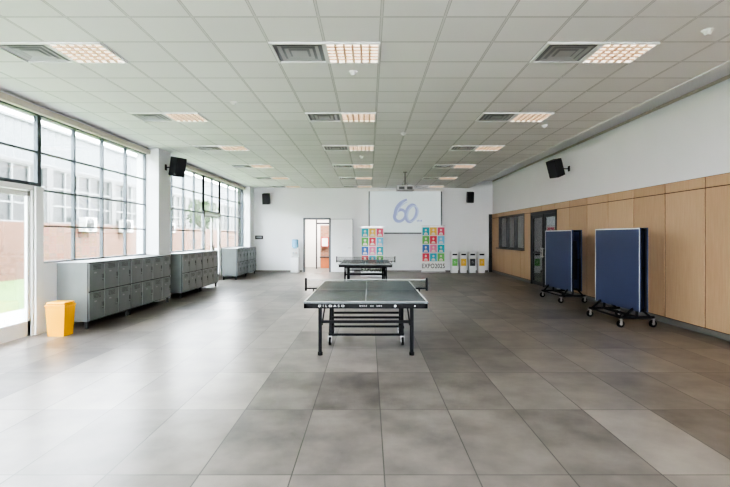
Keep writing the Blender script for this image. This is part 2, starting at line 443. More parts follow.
bm = B(); box(bm, XR + 0.25, 8.4, 13.5, 20.5, -0.1, 0); box(bm, 8.4, 8.5, 13.5, 20.5, -0.1, 2.9); box(bm, XR + 0.25, 8.4, 13.4, 13.5, -0.1, 2.9)
box(bm, XR + 0.25, 8.4, 20.5, 20.6, -0.1, 2.9); box(bm, XR + 0.25, 8.5, 13.4, 20.6, 2.9, 3.0)
struct(bm, 'wall_office', ['wallin'], 'plain walls of the dim office')

# back wall
bm = B(); box(bm, XL - 0.25, -2.81, YB, YB + 0.2, 0, ZR); box(bm, -2.81, -1.69, YB, YB + 0.2, 2.3, ZR); box(bm, -1.69, XR + 0.25, YB, YB + 0.2, 0, ZR)
struct(bm, 'wall_back', ['wall'], 'white end wall with projection screen')
bm = B(); box(bm, XR - 0.17, XR - 0.04, YB - 0.04, YB, 0, 2.5, bev=0.004)  # narrow dark strip at the right end of the back wall
struct(bm, 'trim_9', ['darkframe'], 'dark vertical strip in the corner')
bm = B()
for x in (-2.84, -1.72): box(bm, x, x + 0.06, YB - 0.03, YB + 0.2, 0, 2.33)
box(bm, -2.84, -1.66, YB - 0.03, YB + 0.2, 2.27, 2.34)
o = struct(bm, 'door_4', ['alum'], 'doorway with grey frame and white leaf folded back')
l = B(); box(l, 0, 0.98, -0.045, 0, 0.01, 2.3, 0, 0.004)
lf = obj(l, 'door_leaf', ['white'], o, loc=(-1.65, YB - 0.04, 0), rot=(0, 0, math.radians(-9)))
h = B(); tube(h, (0.9, -0.045, 1.05), (0.9, -0.1, 1.05), 0.012); tube(h, (0.9, -0.095, 1.05), (0.78, -0.095, 1.05), 0.01); obj(h, 'door_handle', ['chrome'], lf, smooth=True)
h = B()
for xe in (0.0, 0.965): box(h, xe, xe + 0.015, -0.047, -0.045, 0.02, 2.29)
box(h, 0.0, 0.98, -0.047, -0.045, 2.28, 2.295)
obj(h, 'edge_shade', ['alum'], lf)  # grey strips stand in for the shadow outline of the leaf
# hall behind doorway
bm = B(); box(bm, -4.5, -2.45, 24.6, 24.7, 0, 2.8); box(bm, -2.45, 0, 24.6, 24.7, 2.1, 2.8)
struct(bm, 'wall_hall', ['wallin'], 'white wall at the end of the hallway')
bm = B(); box(bm, -2.45, 0, 24.62, 24.7, 0, 2.1)
struct(bm, 'wall_hall_brick', ['brick2'], 'brick wall section at the end of the hallway')
bm = B(); box(bm, -4.6, -4.5, YB + 0.2, 24.7, 0, 2.8); box(bm, 0, 0.1, YB + 0.2, 24.7, 0, 2.8); box(bm, -4.6, 0.1, YB + 0.2, 24.7, 2.8, 2.9)
struct(bm, 'wall_hall_side', ['wallin'], 'white hallway walls')
bm = B(); box(bm, -4.6, 0.1, YB + 0.2, 24.7, -0.1, 0)
struct(bm, 'floor_hall', ['base'], 'grey hallway floor')
bm = B()
for x in (-2.50, -1.88): box(bm, x - 0.03, x + 0.03, 23.3, 23.38, 0, 2.8)
box(bm, -2.50, -1.88, 23.3, 23.38, 2.12, 2.2)
struct(bm, 'door_5', ['darkframe'], 'dark inner door frame in the hallway')
r = empty('fire_hose_cabinet', (-2.2, 24.6, 1.0), 'red fire hose cabinet on the hallway wall', 'fire cabinet')
b = B(); box(b, -0.2, 0.2, -0.16, 0.02, 0, 0.5, bev=0.01); obj(b, 'body', ['red'], r)
b = B(); box(b, -0.15, 0.15, -0.17, -0.16, 0.05, 0.45, bev=0.004); obj(b, 'door', ['offwhite'], r)
r = empty('hallway_counter', (-2.0, 24.1, 0), 'orange and dark counter in the hallway', 'counter')
b = B(); box(b, -0.35, 0.35, -0.25, 0.25, 0, 0.5, bev=0.01); obj(b, 'front_panel', ['orange'], r)
b = B(); box(b, -0.4, 0.4, -0.3, 0.3, 0.5, 0.55, bev=0.01); obj(b, 'counter_top', ['darkframe'], r)
# front wall behind the viewpoint, its unseen window added to let in fill light
bm = B(); box(bm, XL - 0.25, -3.6, YF - 0.2, YF, 0, ZR); box(bm, 2.0, XR + 0.25, YF - 0.2, YF, 0, ZR)
box(bm, -3.6, 2.0, YF - 0.2, YF, 0, 1.0); box(bm, -3.6, 2.0, YF - 0.2, YF, 3.0, ZR)
struct(bm, 'wall_front', ['wall'], 'white wall with an added opening for fill light')
bm = B()
for i in range(5):
    x = -3.6 + 5.6 * i / 4; box(bm, x - 0.03, x + 0.03, YF - 0.14, YF - 0.06, 1.0, 3.0)
for z in (1.03, 2.0, 2.97): box(bm, -3.6, 2.0, YF - 0.14, YF - 0.06, z - 0.03, z + 0.03)
struct(bm, 'fill_window', ['alum'], 'wide grey framed window added for fill light')

# ---------------------------------------------------------------- ceiling fixtures
def light_fixture():
    r = empty('ceiling_light', (0, 0, ZC), 'recessed square fluorescent ceiling light with warm louvre', 'ceiling light', group='louvred ceiling lights')
    b = B(); s = 0.29
    for a in (-1, 1):
        box(b, a * s - 0.01, a * s + 0.01, -0.3, 0.3, -0.022, 0); box(b, -0.3, 0.3, a * s - 0.01, a * s + 0.01, -0.022, 0)
    obj(b, 'frame', ['white'], r)
    b = B(); box(b, -0.28, 0.28, -0.28, 0.28, -0.004, 0); obj(b, 'diffuser', ['lamp'], r)
    b = B()
    for i in range(1, 6):
        p = -0.28 + 0.56 * i / 6
        box(b, p - 0.012, p + 0.012, -0.28, 0.28, -0.02, -0.004); box(b, -0.28, 0.28, p - 0.012, p + 0.012, -0.02, -0.004)
    obj(b, 'louvre', ['louvre'], r)
    return r
def vent_fixture():
    r = empty('air_vent', (0, 0, ZC), 'square grey ceiling air diffuser with stepped vanes', 'air vent', group='ceiling air diffusers')
    b = B(); s = 0.285
    for a in (-1, 1):
        box(b, a * s - 0.015, a * s + 0.015, -0.3, 0.3, -0.02, 0); box(b, -0.3, 0.3, a * s - 0.015, a * s + 0.015, -0.02, 0)
    obj(b, 'frame', ['white'], r)
    b = B(); box(b, -0.27, 0.27, -0.27, 0.27, -0.003, 0); obj(b, 'throat', ['ventdark'], r)
    b = B()
    for k, s in enumerate((0.225, 0.155)):
        o_, i_ = s, s - 0.04
        ring = []
        for d, z in [(o_, -0.016), (i_, -0.006)]:
            ring.append([b.verts.new(p) for p in ((-d, -d, z), (d, -d, z), (d, d, z), (-d, d, z))])
        for j in range(4): b.faces.new((ring[0][j], ring[0][(j + 1) % 4], ring[1][(j + 1) % 4], ring[1][j]))
    frustum(b, (-0.09, 0.09, -0.09, 0.09), (-0.07, 0.07, -0.07, 0.07), -0.016, -0.008)
    obj(b, 'vane', ['vent'], r)
    return r
L0, V0 = light_fixture(), vent_fixture()
first = True
for row in range(-3, 6):
    y = 5.55 + 3.0 * row
    for lx, vx in ((-3.18, -3.78), (-0.18, -0.78), (2.82, 2.22)):
        if first: L0.location = (lx, y, ZC); V0.location = (vx, y, ZC); first = False
        else: dup(L0, (lx, y, ZC)); dup(V0, (vx, y, ZC))

def detector(loc):
    r = empty('smoke_detector', loc, 'small round white ceiling smoke detector', 'smoke detector', group='smoke detectors')
    b = B(); tube(b, (0, 0, -0.015), (0, 0, 0), 0.055, seg=24); obj(b, 'mounting_plate', ['white'], r, smooth=True)
    b = B(); tube(b, (0, 0, -0.05), (0, 0, -0.015), 0.025, seg=24, r2=0.045); obj(b, 'sensor_head', ['offwhite'], r, smooth=True)
    return r
D0 = detector((-0.2, 6.2, ZC))
for p in ((3.42, 4.95), (-2.1, 7.6), (3.3, 9.2), (0.7, 9.9), (-0.2, 12.8)): dup(D0, (p[0], p[1], ZC))

# projector
r = empty('projector', (1.17, 15.9, ZC), 'white ceiling-mounted video projector on a short pole', 'projector')
b = B(); tube(b, (0, 0, -0.02), (0, 0, 0), 0.07, seg=20); tube(b, (0, 0, -0.42), (0, 0, -0.02), 0.02); box(b, -0.1, 0.1, -0.1, 0.1, -0.45, -0.42); obj(b, 'mount', ['base'], r, smooth=True)
b = B(); box(b, -0.28, 0.28, -0.19, 0.19, -0.62, -0.45, bev=0.015); box(b, -0.21, -0.03, -0.195, -0.188, -0.58, -0.49, 1); box(b, 0.05, 0.23, -0.195, -0.188, -0.58, -0.49, 1); obj(b, 'body', ['vent', 'graphite'], r)
b = B(); tube(b, (0.1, 0.18, -0.525), (0.1, 0.23, -0.525), 0.045, seg=20); obj(b, 'lens', ['black'], r, smooth=True)

# ---------------------------------------------------------------- projection screen
r = empty('projection_screen', (1.56, YB, 1.68), 'pull-down projection screen showing a sixty logo', 'projection screen')
W, H = 1.56, 1.80
SY = -0.13
b = B(); box(b, -W, W, SY, SY + 0.004, 0, H, 0); obj(b, 'screen_fabric', ['screen'], r)
b = B()
box(b, -W - 0.02, -W + 0.035, SY - 0.006, SY + 0.006, 0, H); box(b, W - 0.035, W + 0.02, SY - 0.006, SY + 0.006, 0, H)
box(b, -W - 0.02, W + 0.02, SY - 0.01, SY + 0.01, -0.03, 0.03)
obj(b, 'border', ['alum'], r)
b = B(); box(b, -W - 0.08, W + 0.08, SY - 0.05, SY + 0.05, H, H + 0.11, bev=0.015); obj(b, 'housing', ['white'], r)
for s in (-1, 1):
    b = B(); box(b, s * 1.3 - 0.03, s * 1.3 + 0.03, SY - 0.03, SY + 0.03, H + 0.1, ZC - 1.68 + 0.003); obj(b, 'bracket', ['white'], r)
def ribbon(b, pts, w0, w1, mi, y):
    n = len(pts); L = []; R = []
    for i, (x, z) in enumerate(pts):
        a = pts[max(i - 1, 0)]; c = pts[min(i + 1, n - 1)]
        d = Vector((c[0] - a[0], c[1] - a[1])).normalized(); t = i / (n - 1)
        w = (w0 + (w1 - w0) * math.sin(math.pi * t)) / 2
        L.append(b.verts.new((x - d.y * w, y, z + d.x * w))); R.append(b.verts.new((x + d.y * w, y, z - d.x * w)))
    for i in range(n - 1): b.faces.new((L[i], L[i + 1], R[i + 1], R[i])).material_index = mi
b = B()
def arc(cx, cz, rx, rz, a0, a1, n=40):
    pts = [(cx + rx * math.cos(math.radians(a0 + (a1 - a0) * i / n)), cz + rz * math.sin(math.radians(a0 + (a1 - a0) * i / n))) for i in range(n + 1)]
    return [(x + 0.18 * (z - 0.8), z) for x, z in pts]      # slanted emblem
ribbon(b, arc(-0.22, 0.76, 0.23, 0.25, 0, 360), 0.09, 0.14, 0, SY - 0.002)
ribbon(b, arc(0.14, 0.84, 0.60, 0.64, 187, 108), 0.08, 0.15, 0, SY - 0.003)
ribbon(b, arc(0.20, 0.86, 0.56, 0.52, 192, 112), 0.03, 0.06, 1, SY - 0.0035)
ribbon(b, arc(0.24, 0.86, 0.22, 0.36, 20, 380), 0.09, 0.14, 0, SY - 0.004)
ribbon(b, arc(0.31, 0.84, 0.22, 0.33, -60, 300), 0.04, 0.07, 1, SY - 0.005)
for k, xx in enumerate((0.50, 0.56, 0.62, 0.68)): box(b, xx, xx + 0.035, SY - 0.003, SY - 0.0015, 0.50, 0.56 + 0.02 * (k % 2), 0)
obj(b, 'logo', ['logo', 'logo2'], r)

# ---------------------------------------------------------------- exhibition banners
def banner(loc, w, h, label):
    r = empty('banner_stand', loc, label, 'banner', group='exhibition banners')
    b = B(); box(b, -w / 2, w / 2, -0.003, 0.003, 0.07, h); obj(b, 'banner_print', ['paper'], r)
    b = B(); box(b, -w / 2 - 0.01, w / 2 + 0.01, -0.045, 0.045, 0.02, 0.075, bev=0.012)
    for s in (-1, 1): box(b, s * w * 0.3 - 0.02, s * w * 0.3 + 0.02, -0.15, 0.15, 0, 0.02)
    box(b, -w / 2, w / 2, -0.01, 0.01, h - 0.005, h + 0.02); tube(b, (0, 0.02, 0.05), (0, 0.02, h), 0.008)
    obj(b, 'stand', ['chrome'], r)
    b = B(); nc, nr = 3, 4; zb, zt = 0.48, h - 0.04; cw, ch = (w - 0.04) / nc, (zt - zb) / nr
    order = ((0, 7, 5), (3, 4, 1), (5, 0, 6), (1, 2, 8))
    for j in range(nr):
        for i in range(nc):
            xa = -w / 2 + 0.02 + i * cw; za = zb + j * ch
            box(b, xa + 0.014, xa + cw - 0.014, -0.0055, -0.003, za + 0.014, za + ch - 0.014, order[j][i])
            cx, cz = xa + cw / 2, za + ch / 2
            vs = [b.verts.new((cx + 0.042 * math.cos(a * math.pi / 6), -0.0065, cz + 0.05 + 0.05 * math.sin(a * math.pi / 6))) for a in range(12)]
            b.faces.new(vs).material_index = 9
            vs = [b.verts.new((cx + 0.085 * math.cos(a * math.pi / 8), -0.0065, za + 0.04 + 0.10 * math.sin(a * math.pi / 8))) for a in range(9)]
            b.faces.new(vs).material_index = 9 
    obj(b, 'portrait_grid', CARD + [SKIN], r)
    t = text_obj('EXPO2025', 'lettering', 0.27, MT['ink'], r, (0, -0.0045, 0.285), (math.pi / 2, 0, 0), xs=1.0, offset=0.003, space=1.10)
    xs_ = [v.co.x for v in t.data.vertices]; k = 0.96 * w / (max(xs_) - min(xs_)); mid = (max(xs_) + min(xs_)) / 2
    for v in t.data.vertices: v.co.x = (v.co.x - mid) * k
    return r
banner((0.13, 18.6, 0), 0.88, 1.90, 'white roll-up banner with colourful portrait cards behind the table')
banner((2.72, 20.7, 0), 1.00, 1.98, 'white roll-up banner with colourful portrait cards beside recycling bins')

# ---------------------------------------------------------------- recycling bins
def rbin(loc, lidmat, cat_label):
    r = empty('recycling_bin', loc, cat_label, 'recycling bin', group='recycling bins')
    b = B(); frustum(b, (-0.13, 0.13, -0.17, 0.17), (-0.155, 0.155, -0.2, 0.2), 0.0, 0.68); obj(b, 'body', ['white'], r)
    b = B(); frustum(b, (-0.16, 0.16, -0.21, 0.21), (-0.13, 0.13, -0.17, 0.17), 0.68, 0.88); box(b, -0.165, 0.165, -0.215, 0.215, 0.665, 0.69)
    obj(b, 'lid', ['white'], r)
    b = B(); box(b, -0.1, 0.1, -0.206, -0.186, 0.745, 0.81); obj(b, 'slot', ['black'], r, rot=(0, 0, 0))
    b = B(); box(b, -0.11, 0.11, -0.201, -0.172, 0.30, 0.60, bev=0.004); obj(b, 'label_panel', [lidmat], r)
    b = B()
    for a in range(3):
        t = math.radians(90 + 120 * a); u = math.radians(90 + 120 * (a + 1))
        p, q = (0.06 * math.cos(t), 0.06 * math.sin(t)), (0.06 * math.cos(u), 0.06 * math.sin(u))
        q2 = (p[0] + (q[0] - p[0]) * 0.75, p[1] + (q[1] - p[1]) * 0.75)
        bar(b, (p[0], -0.202, 0.45 + p[1]), (q2[0], -0.202, 0.45 + q2[1]), 0.02, 0.006)
    obj(b, 'recycling_symbol', ['paper'], r)
for i, (x, mtx_, n) in enumerate(((3.62, CARD[5], 'green'), (3.99, CARD[2], 'yellow'), (4.37, MT['graphite'], 'dark grey'), (4.76, CARD[2], 'yellow'))):
    rbin((x, 20.85, 0), mtx_, 'white recycling bin with %s label panel' % n)

# ---------------------------------------------------------------- water dispenser
r = empty('water_dispenser', (-3.15, 20.9, 0), 'white floor-standing water dispenser with blue bottle', 'water dispenser')
b = B(); box(b, -0.17, 0.17, -0.17, 0.17, 0.0, 0.66, bev=0.02); box(b, -0.17, 0.17, -0.02, 0.17, 0.62, 1.0, bev=0.015); box(b, -0.17, 0.17, -0.16, 0.17, 0.86, 1.02, bev=0.02); obj(b, 'body', ['white'], r)
b = B(); box(b, -0.13, 0.13, -0.165, -0.03, 0.66, 0.68); obj(b, 'drip_tray', ['vent'], r)
for s, m_ in ((-0.06, CARD[3]), (0.06, CARD[0])):
    b = B(); tube(b, (s, -0.1, 0.83), (s, -0.1, 0.87), 0.014); tube(b, (s, -0.14, 0.85), (s, -0.1, 0.85), 0.009); obj(b, 'tap', [m_], r)
b = B(); tube(b, (0, 0, 1.02), (0, 0, 1.09), 0.05, seg=24, r2=0.13); tube(b, (0, 0, 1.09), (0, 0, 1.38), 0.135, seg=24); tube(b, (0, 0, 1.18), (0, 0, 1.2), 0.14, seg=24); tube(b, (0, 0, 1.38), (0, 0, 1.42), 0.135, seg=24, r2=0.1)
obj(b, 'water_bottle', ['bottle'], r, smooth=True)

r = empty('wall_control_panel', (-4.75, YB, 1.5), 'small black control panel on the white wall', 'control panel')
b = B(); box(b, -0.17, 0.17, -0.03, 0.002, -0.08, 0.08, bev=0.006); obj(b, 'casing', ['blackpl'], r)
b = B(); box(b, -0.12, 0.12, -0.034, -0.03, -0.04, 0.05); obj(b, 'display', ['ventdark'], r)

# ---------------------------------------------------------------- wall speakers
def speaker(loc, yaw, swivel, tilt, w, h, d, label, arm=0.12):
    r = empty('loudspeaker', loc, label, 'loudspeaker', rotz=yaw, group='wall loudspeakers')
    b = B(); box(b, -0.05, 0.05, -0.012, 0.003, -0.07, 0.07); tube(b, (0, -0.01, 0), (0, -arm, 0), 0.015); ball(b, (0, -arm, 0), 0.025); obj(b, 'bracket', ['black'], r, smooth=True)
    mt = Matrix.Translation((0, -arm, 0)) @ Matrix.Rotation(swivel, 4, 'Z') @ Matrix.Translation((0, -d / 2 - 0.01, 0)) @ Matrix.Rotation(tilt, 4, 'X')
    b = B(); box(b, -w / 2, w / 2, -d / 2, d / 2, -h / 2, h / 2, 0, 0.015, mtx=mt); obj(b, 'cabinet', ['blackpl'], r)
    b = B(); box(b, -w / 2 + 0.015, w / 2 - 0.015, -d / 2 - 0.008, -d / 2, -h / 2 + 0.015, h / 2 - 0.015, 0, 0.004, mtx=mt); obj(b, 'grille', ['grille'], r)
R_ = math.radians
speaker((XR, 13.1, 3.36), R_(-90), R_(28), R_(20), 0.30, 0.46, 0.28, 'black loudspeaker angled down on the white wall', 0.26)
speaker((XL + 0.27, 12.0, 3.24), R_(90), R_(-30), R_(12), 0.28, 0.46, 0.26, 'black loudspeaker angled down on the window pillar', 0.2)
speaker((-4.4, YB, 3.15), 0, 0, R_(10), 0.30, 0.46, 0.24, 'black loudspeaker on the end wall near the windows', 0.1)
speaker((4.33, YB, 3.22), 0, 0, R_(10), 0.28, 0.46, 0.24, 'black loudspeaker on the end wall beside the screen', 0.1)

# ---------------------------------------------------------------- lockers
CW, LH0, LH1 = 0.48, 0.12, 1.11
def mesh_only(o):
    me = o.data; bpy.data.objects.remove(o); return me
b = B(); box(b, 0, 0.016, 0.008, CW - 0.008, 0.006, 0.472, 0, 0.003)
for k in range(4): box(b, 0.014, 0.021, 0.12, CW - 0.12, 0.36 + k * 0.022, 0.369 + k * 0.022, 0)
for k in range(4): box(b, 0.0155, 0.0168, 0.12, CW - 0.12, 0.371 + k * 0.022, 0.378 + k * 0.022, 1)
box(b, 0.0155, 0.0175, 0.16, 0.23, 0.30, 0.325, 2)
DOOR_ME = mesh_only(obj(b, 'door', ['locker', 'lockerdark', 'plate']))
b = B(); box(b, 0.016, 0.028, CW - 0.07, CW - 0.052, 0.20, 0.28, 0, 0.003); tube(b, (0.016, CW - 0.0625, 0.17), (0.024, CW - 0.0625, 0.17), 0.010)
HAND_ME = mesh_only(obj(b, 'handle', ['lockerdark']))
def add(me, name, parent, loc):
    o = bpy.data.objects.new(name, me); COL.objects.link(o); o.parent = parent; o.location = loc; return o
def locker(y, n, label):
    r = empty('locker_cabinet', (-4.7, y, 0), label, 'lockers', group='grey steel lockers')
    D = 0.53; Lh = n * CW
    b = B(); box(b, -D, -0.02, 0.004, Lh - 0.004, LH0, LH1, 0, 0.004)
    box(b, -D + 0.0, 0.010, 0.002, Lh - 0.002, LH1 - 0.006, LH1 + 0.006, 0, 0.003)
    for i in range(n + 1):
        yy = min(max(i * CW, 0.012), Lh - 0.012); box(b, -0.02, 0.003, yy - 0.006, yy + 0.006, LH0, LH1, 1)
    for z in (LH0, 0.61, LH1 - 0.016): box(b, -0.02, 0.003, 0.01, Lh - 0.01, z, z + 0.016, 1)
    obj(b, 'body', ['locker', 'lockerdark'], r)
    for x in (-D + 0.04, -0.05):
        for yy in (0.04, Lh - 0.04):
            b = B(); box(b, x - 0.02, x + 0.02, yy - 0.02, yy + 0.02, 0, LH0); obj(b, 'leg', ['lockerdark'], r)
    for i in range(n):
        for z in (LH0 + 0.010, 0.62):
            d = add(DOOR_ME, 'door', r, (0, i * CW, z)); add(HAND_ME, 'handle', d, (0, 0, 0))
locker(8.2, 3, 'grey steel locker bank beside the yellow bin')
locker(9.66, 4, 'grey steel locker bank beneath the windows next to the pillar')
locker(12.32, 3, 'grey steel locker bank beyond the white pillar')
locker(13.78, 3, 'grey steel locker bank beneath the windows next to the glass door')
locker(17.45, 3, 'grey steel locker bank beyond the glass door')
locker(18.91, 3, 'grey steel locker bank near the end wall')

# ---------------------------------------------------------------- yellow bin
r = empty('waste_bin', (-4.86, 7.72, 0), 'tall yellow plastic waste bin beside the lockers', 'waste bin')
b = B(); frustum(b, (-0.125, 0.125, -0.12, 0.12), (-0.15, 0.15, -0.14, 0.14), 0, 0.46)
obj(b, 'body', ['yellow'], r)
b = B(); box(b, -0.16, 0.16, -0.15, 0.15, 0.455, 0.49, bev=0.01); box(b, -0.15, 0.15, -0.14, 0.14, 0.49, 0.53, bev=0.02); obj(b, 'lid', ['yellow'], r)

# ---------------------------------------------------------------- table tennis tables
def tt_table(loc, label, lettering):
    r = empty('table_tennis_table', loc, label, 'table tennis table')
    for s in (-1, 1):
        b = B(); ya, yb = (0.008, 1.37) if s > 0 else (-1.37, -0.008)
        box(b, -0.7625, 0.7625, ya, yb, 0.735, 0.76, 0, 0.003)
        ye = 1.37 * s
        for sx in (-1, 1): box(b, sx * 0.7595, sx * 0.7395, ya + 0.003, yb - 0.003, 0.7595, 0.7608, 1)
        box(b, -0.7595, 0.7595, ye - s * 0.003, ye - s * 0.023, 0.7595, 0.7609, 1)
        box(b, -0.002, 0.002, ya, yb, 0.7595, 0.7609, 1)
        obj(b, 'tabletop', ['tt', 'line'], r)
        b = B()
        for sx in (-1, 1): box(b, sx * 0.755, sx * 0.725, ya, yb, 0.675, 0.735)
        for yy in (ya, yb - 0.03): box(b, -0.755, 0.755, yy, yy + 0.03, 0.675, 0.735)
        box(b, -0.72, 0.72, s * 0.9, s * 0.94, 0.69, 0.735)
        obj(b, 'apron', ['black'], r)
    for sx in (-1, 1):
        for sy in (-1, 1):
            b = B(); x, y = 0.60 * sx, 0.93 * sy
            box(b, x - 0.022, x + 0.022, y - 0.022, y + 0.022, 0.03, 0.69, 0, 0.003)
            tube(b, (x, y, 0), (x, y, 0.04), 0.032, 1, 16)
            obj(b, 'leg', ['black', 'rubber'], r)
            b = B(); bar(b, (0.575 * sx, 0.93 * sy, 0.40), (0.575 * sx, 0.30 * sy, 0.66), 0.018, 0.018); obj(b, 'stay', ['black'], r)
    for sy in (-1, 1):
        b = B(); box(b, -0.58, 0.58, sy * 0.93 - 0.015, sy * 0.93 + 0.015, 0.42, 0.455); box(b, -0.58, 0.58, sy * 0.93 - 0.012, sy * 0.93 + 0.012, 0.62, 0.645); obj(b, 'crossbar', ['black'], r)
    b = B()
    for sx in (-1, 1):
        box(b, sx * 0.50, sx * 0.54, -0.34, 0.34, 0.13, 0.17)
        for sy in (-1, 1):
            bar(b, (sx * 0.52, sy * 0.30, 0.15), (sx * 0.52, sy * 0.10, 0.67), 0.035, 0.035)
        box(b, sx * 0.50, sx * 0.54, -0.2, 0.2, 0.63, 0.66)
    for sy in (-1, 1):
        box(b, -0.5, 0.5, sy * 0.22 - 0.015, sy * 0.22 + 0.015, 0.36, 0.39); box(b, -0.5, 0.5, sy * 0.32 - 0.015, sy * 0.32 + 0.015, 0.13, 0.16)
    box(b, -0.72, 0.72, -0.03, 0.03, 0.69, 0.72)
    obj(b, 'undercarriage', ['black'], r)
    for sx in (-1, 1):
        for sy in (-1, 1):
            b = B(); x, y = 0.52 * sx, 0.33 * sy
            tube(b, (x - 0.016, y, 0.055), (x + 0.016, y, 0.055), 0.055, 0, 20); tube(b, (x - 0.02, y, 0.055), (x + 0.02, y, 0.055), 0.024, 1, 14)
            box(b, x - 0.026, x - 0.021, y - 0.02, y + 0.02, 0.05, 0.13, 1); box(b, x + 0.021, x + 0.026, y - 0.02, y + 0.02, 0.05, 0.13, 1); box(b, x - 0.026, x + 0.026, y - 0.025, y + 0.025, 0.12, 0.132, 1)
            obj(b, 'caster', ['rubber', 'chrome'], r, smooth=True)
    b = B(); box(b, -0.9, 0.9, -0.001, 0.001, 0.765, 0.90, 0); box(b, -0.9, 0.9, -0.004, 0.004, 0.898, 0.910, 1); obj(b, 'net', ['net', 'tape'], r)
    for sx in (-1, 1):
        b = B(); tube(b, (sx * 0.905, 0, 0.74), (sx * 0.905, 0, 0.93), 0.016); box(b, sx * 0.74, sx * 0.92, -0.03, 0.03, 0.765, 0.785, 0, 0.003); box(b, sx * 0.745, sx * 0.78, -0.03, 0.03, 0.66, 0.67); box(b, sx * 0.785, sx * 0.80, -0.025, 0.025, 0.66, 0.78); obj(b, 'net_post', ['black'], r)
    if lettering:
        text_obj('DILOASO', 'lettering', 0.036, MT['line'], r, (-0.42, -1.371, 0.705), (math.pi / 2, 0, 0), xs=1.4, space=1.7)
        text_obj('OSDE  CE  SOS', 'lettering', 0.022, MT['line'], r, (0.06, -1.371, 0.705), (math.pi / 2, 0, 0), xs=1.4, space=1.4)
        b = B(); tube(b, (0.36, -1.3715, 0.705), (0.36, -1.369, 0.705), 0.015, 0, 24); tube(b, (0.6, -1.3715, 0.705), (0.6, -1.369, 0.705), 0.009, 0, 24); obj(b, 'emblem', ['line'], r)
    return r
tt_table((-0.04, 7.35, 0), 'grey table tennis table with black frame and net', True)
tt_table((-0.10, 15.2, 0), 'grey table tennis table with net before the banners', False)

def folded(loc, gap, label, rotz=0.0):
    r = empty('folded_table_tennis_table', loc, label, 'folded table tennis table', rotz=rotz, group='folded table tennis tables')
    for s in (-1, 1):
        b = B(); xi = s * gap; xo = s * (gap + 0.022)
        box(b, xi, xo, -0.7625, 0.7625, 0.29, 1.70, 0, 0.003)
        e = s * (gap + 0.0228); e0 = s * (gap + 0.0215)
        for sy in (-1, 1): box(b, e0, e, sy * 0.7595, sy * 0.7395, 0.294, 1.696, 1)
        box(b, e0, e, -0.7595, 0.7595, 1.676, 1.696, 1)
        obj(b, 'tabletop', ['ttblue', 'line'], r)
        b = B(); xf = s * (gap - 0.03)
        for sy in (-1, 1): box(b, xf, xi, sy * 0.755, sy * 0.725, 0.3, 1.69)
        for z in (0.3, 1.0, 1.66): box(b, xf, xi, -0.755, 0.755, z, z + 0.03)
        obj(b, 'apron', ['black'], r)
        for sy in (-1, 1):
            b = B(); box(b, s * 0.002, s * (gap - 0.03), sy * 0.6 - 0.02, sy * 0.6 + 0.02, 0.55, 1.45); obj(b, 'leg', ['black'], r)
    b = B()
    for sy in (-1, 1):
        y = sy * 0.55
        box(b, -0.30, 0.30, y - 0.02, y + 0.02, 0.15, 0.19, 0, 0.003)
        bar(b, (-0.24, y, 0.17), (-gap + 0.01, y, 0.34), 0.03, 0.03); bar(b, (0.24, y, 0.17), (gap - 0.01, y, 0.34), 0.03, 0.03)
        box(b, -0.015, 0.015, y - 0.02, y + 0.02, 0.17, 0.6)
        box(b, -gap, gap, y - 0.015, y + 0.015, 0.56, 0.59)
    box(b, -0.02, 0.02, -0.55, 0.55, 0.15, 0.19); box(b, -0.30, -0.27, -0.55, 0.55, 0.155, 0.185)
    obj(b, 'undercarriage', ['black'], r)
    for sx in (-1, 1):
        for sy in (-1, 1):
            b = B(); x, y = 0.28 * sx, 0.55 * sy
            tube(b, (x, y - 0.018, 0.062), (x, y + 0.018, 0.062), 0.062, 0, 20); tube(b, (x, y - 0.022, 0.062), (x, y + 0.022, 0.062), 0.026, 1, 14)
            for d in (-0.026, 0.022): box(b, x - 0.02, x + 0.02, y + d, y + d + 0.004, 0.05, 0.15, 1)
            box(b, x - 0.025, x + 0.025, y - 0.028, y + 0.028, 0.142, 0.152, 1)
            obj(b, 'caster', ['rubber', 'chrome'], r, smooth=True)
folded((4.56, 8.92, 0), 0.05, 'blue table tennis table folded upright on casters beside wood panelling', math.radians(1.5))
folded((4.72, 11.95, 0), 0.10, 'blue table tennis table folded upright on casters near the office door', math.radians(2))

# ---------------------------------------------------------------- outside
bm = B(); box(bm, -60, -7.6, -30, 90, -0.25, -0.06)
struct(bm, 'ground_lawn', ['grass'], 'mown green lawn')
bm = B(); box(bm, -7.6, XL - 0.25, -30, 90, -0.25, -0.04)
struct(bm, 'ground_path', ['path'], 'pale concrete path')
bm = B(); box(bm, XL - 0.25, 30, -30, YF - 0.2, -0.25, -0.04)
struct(bm, 'ground_forecourt', ['path'], 'pale concrete forecourt')

FX = -13.0
r = empty('brick_building', (FX, 10, -0.06), 'brick building with long steel windows and metal roof', 'building')
b = B(); box(b, -0.3, 0, -25, 45, 0, 2.15)
obj(b, 'brick_wall', ['brick'], r)
b = B(); box(b, -0.3, -0.02, -25, 45, 4.35, 4.5)
for k in range(0, 15): box(b, -0.3, -0.01, -25 + k * 5 - 0.2, -25 + k * 5 + 0.2, 2.15, 4.4)
obj(b, 'pier', ['extpier'], r)
b = B(); n = 350
prev = None
for i in range(n + 1):
    y = -25 + 70 * i / n; dx = 0.05 if i % 2 else -0.05
    p = (b.verts.new((-0.1 + dx, y, 4.5)), b.verts.new((-0.15 + dx, y, 6.0)))
    if prev: b.faces.new((prev[0], p[0], p[1], prev[1]))
    prev = p
box(b, -0.25, 0.0, -25, 45, 4.44, 4.52); box(b, -0.3, -0.02, -25, 45, 5.98, 6.08)
obj(b, 'metal_cladding', ['roofm'], r)
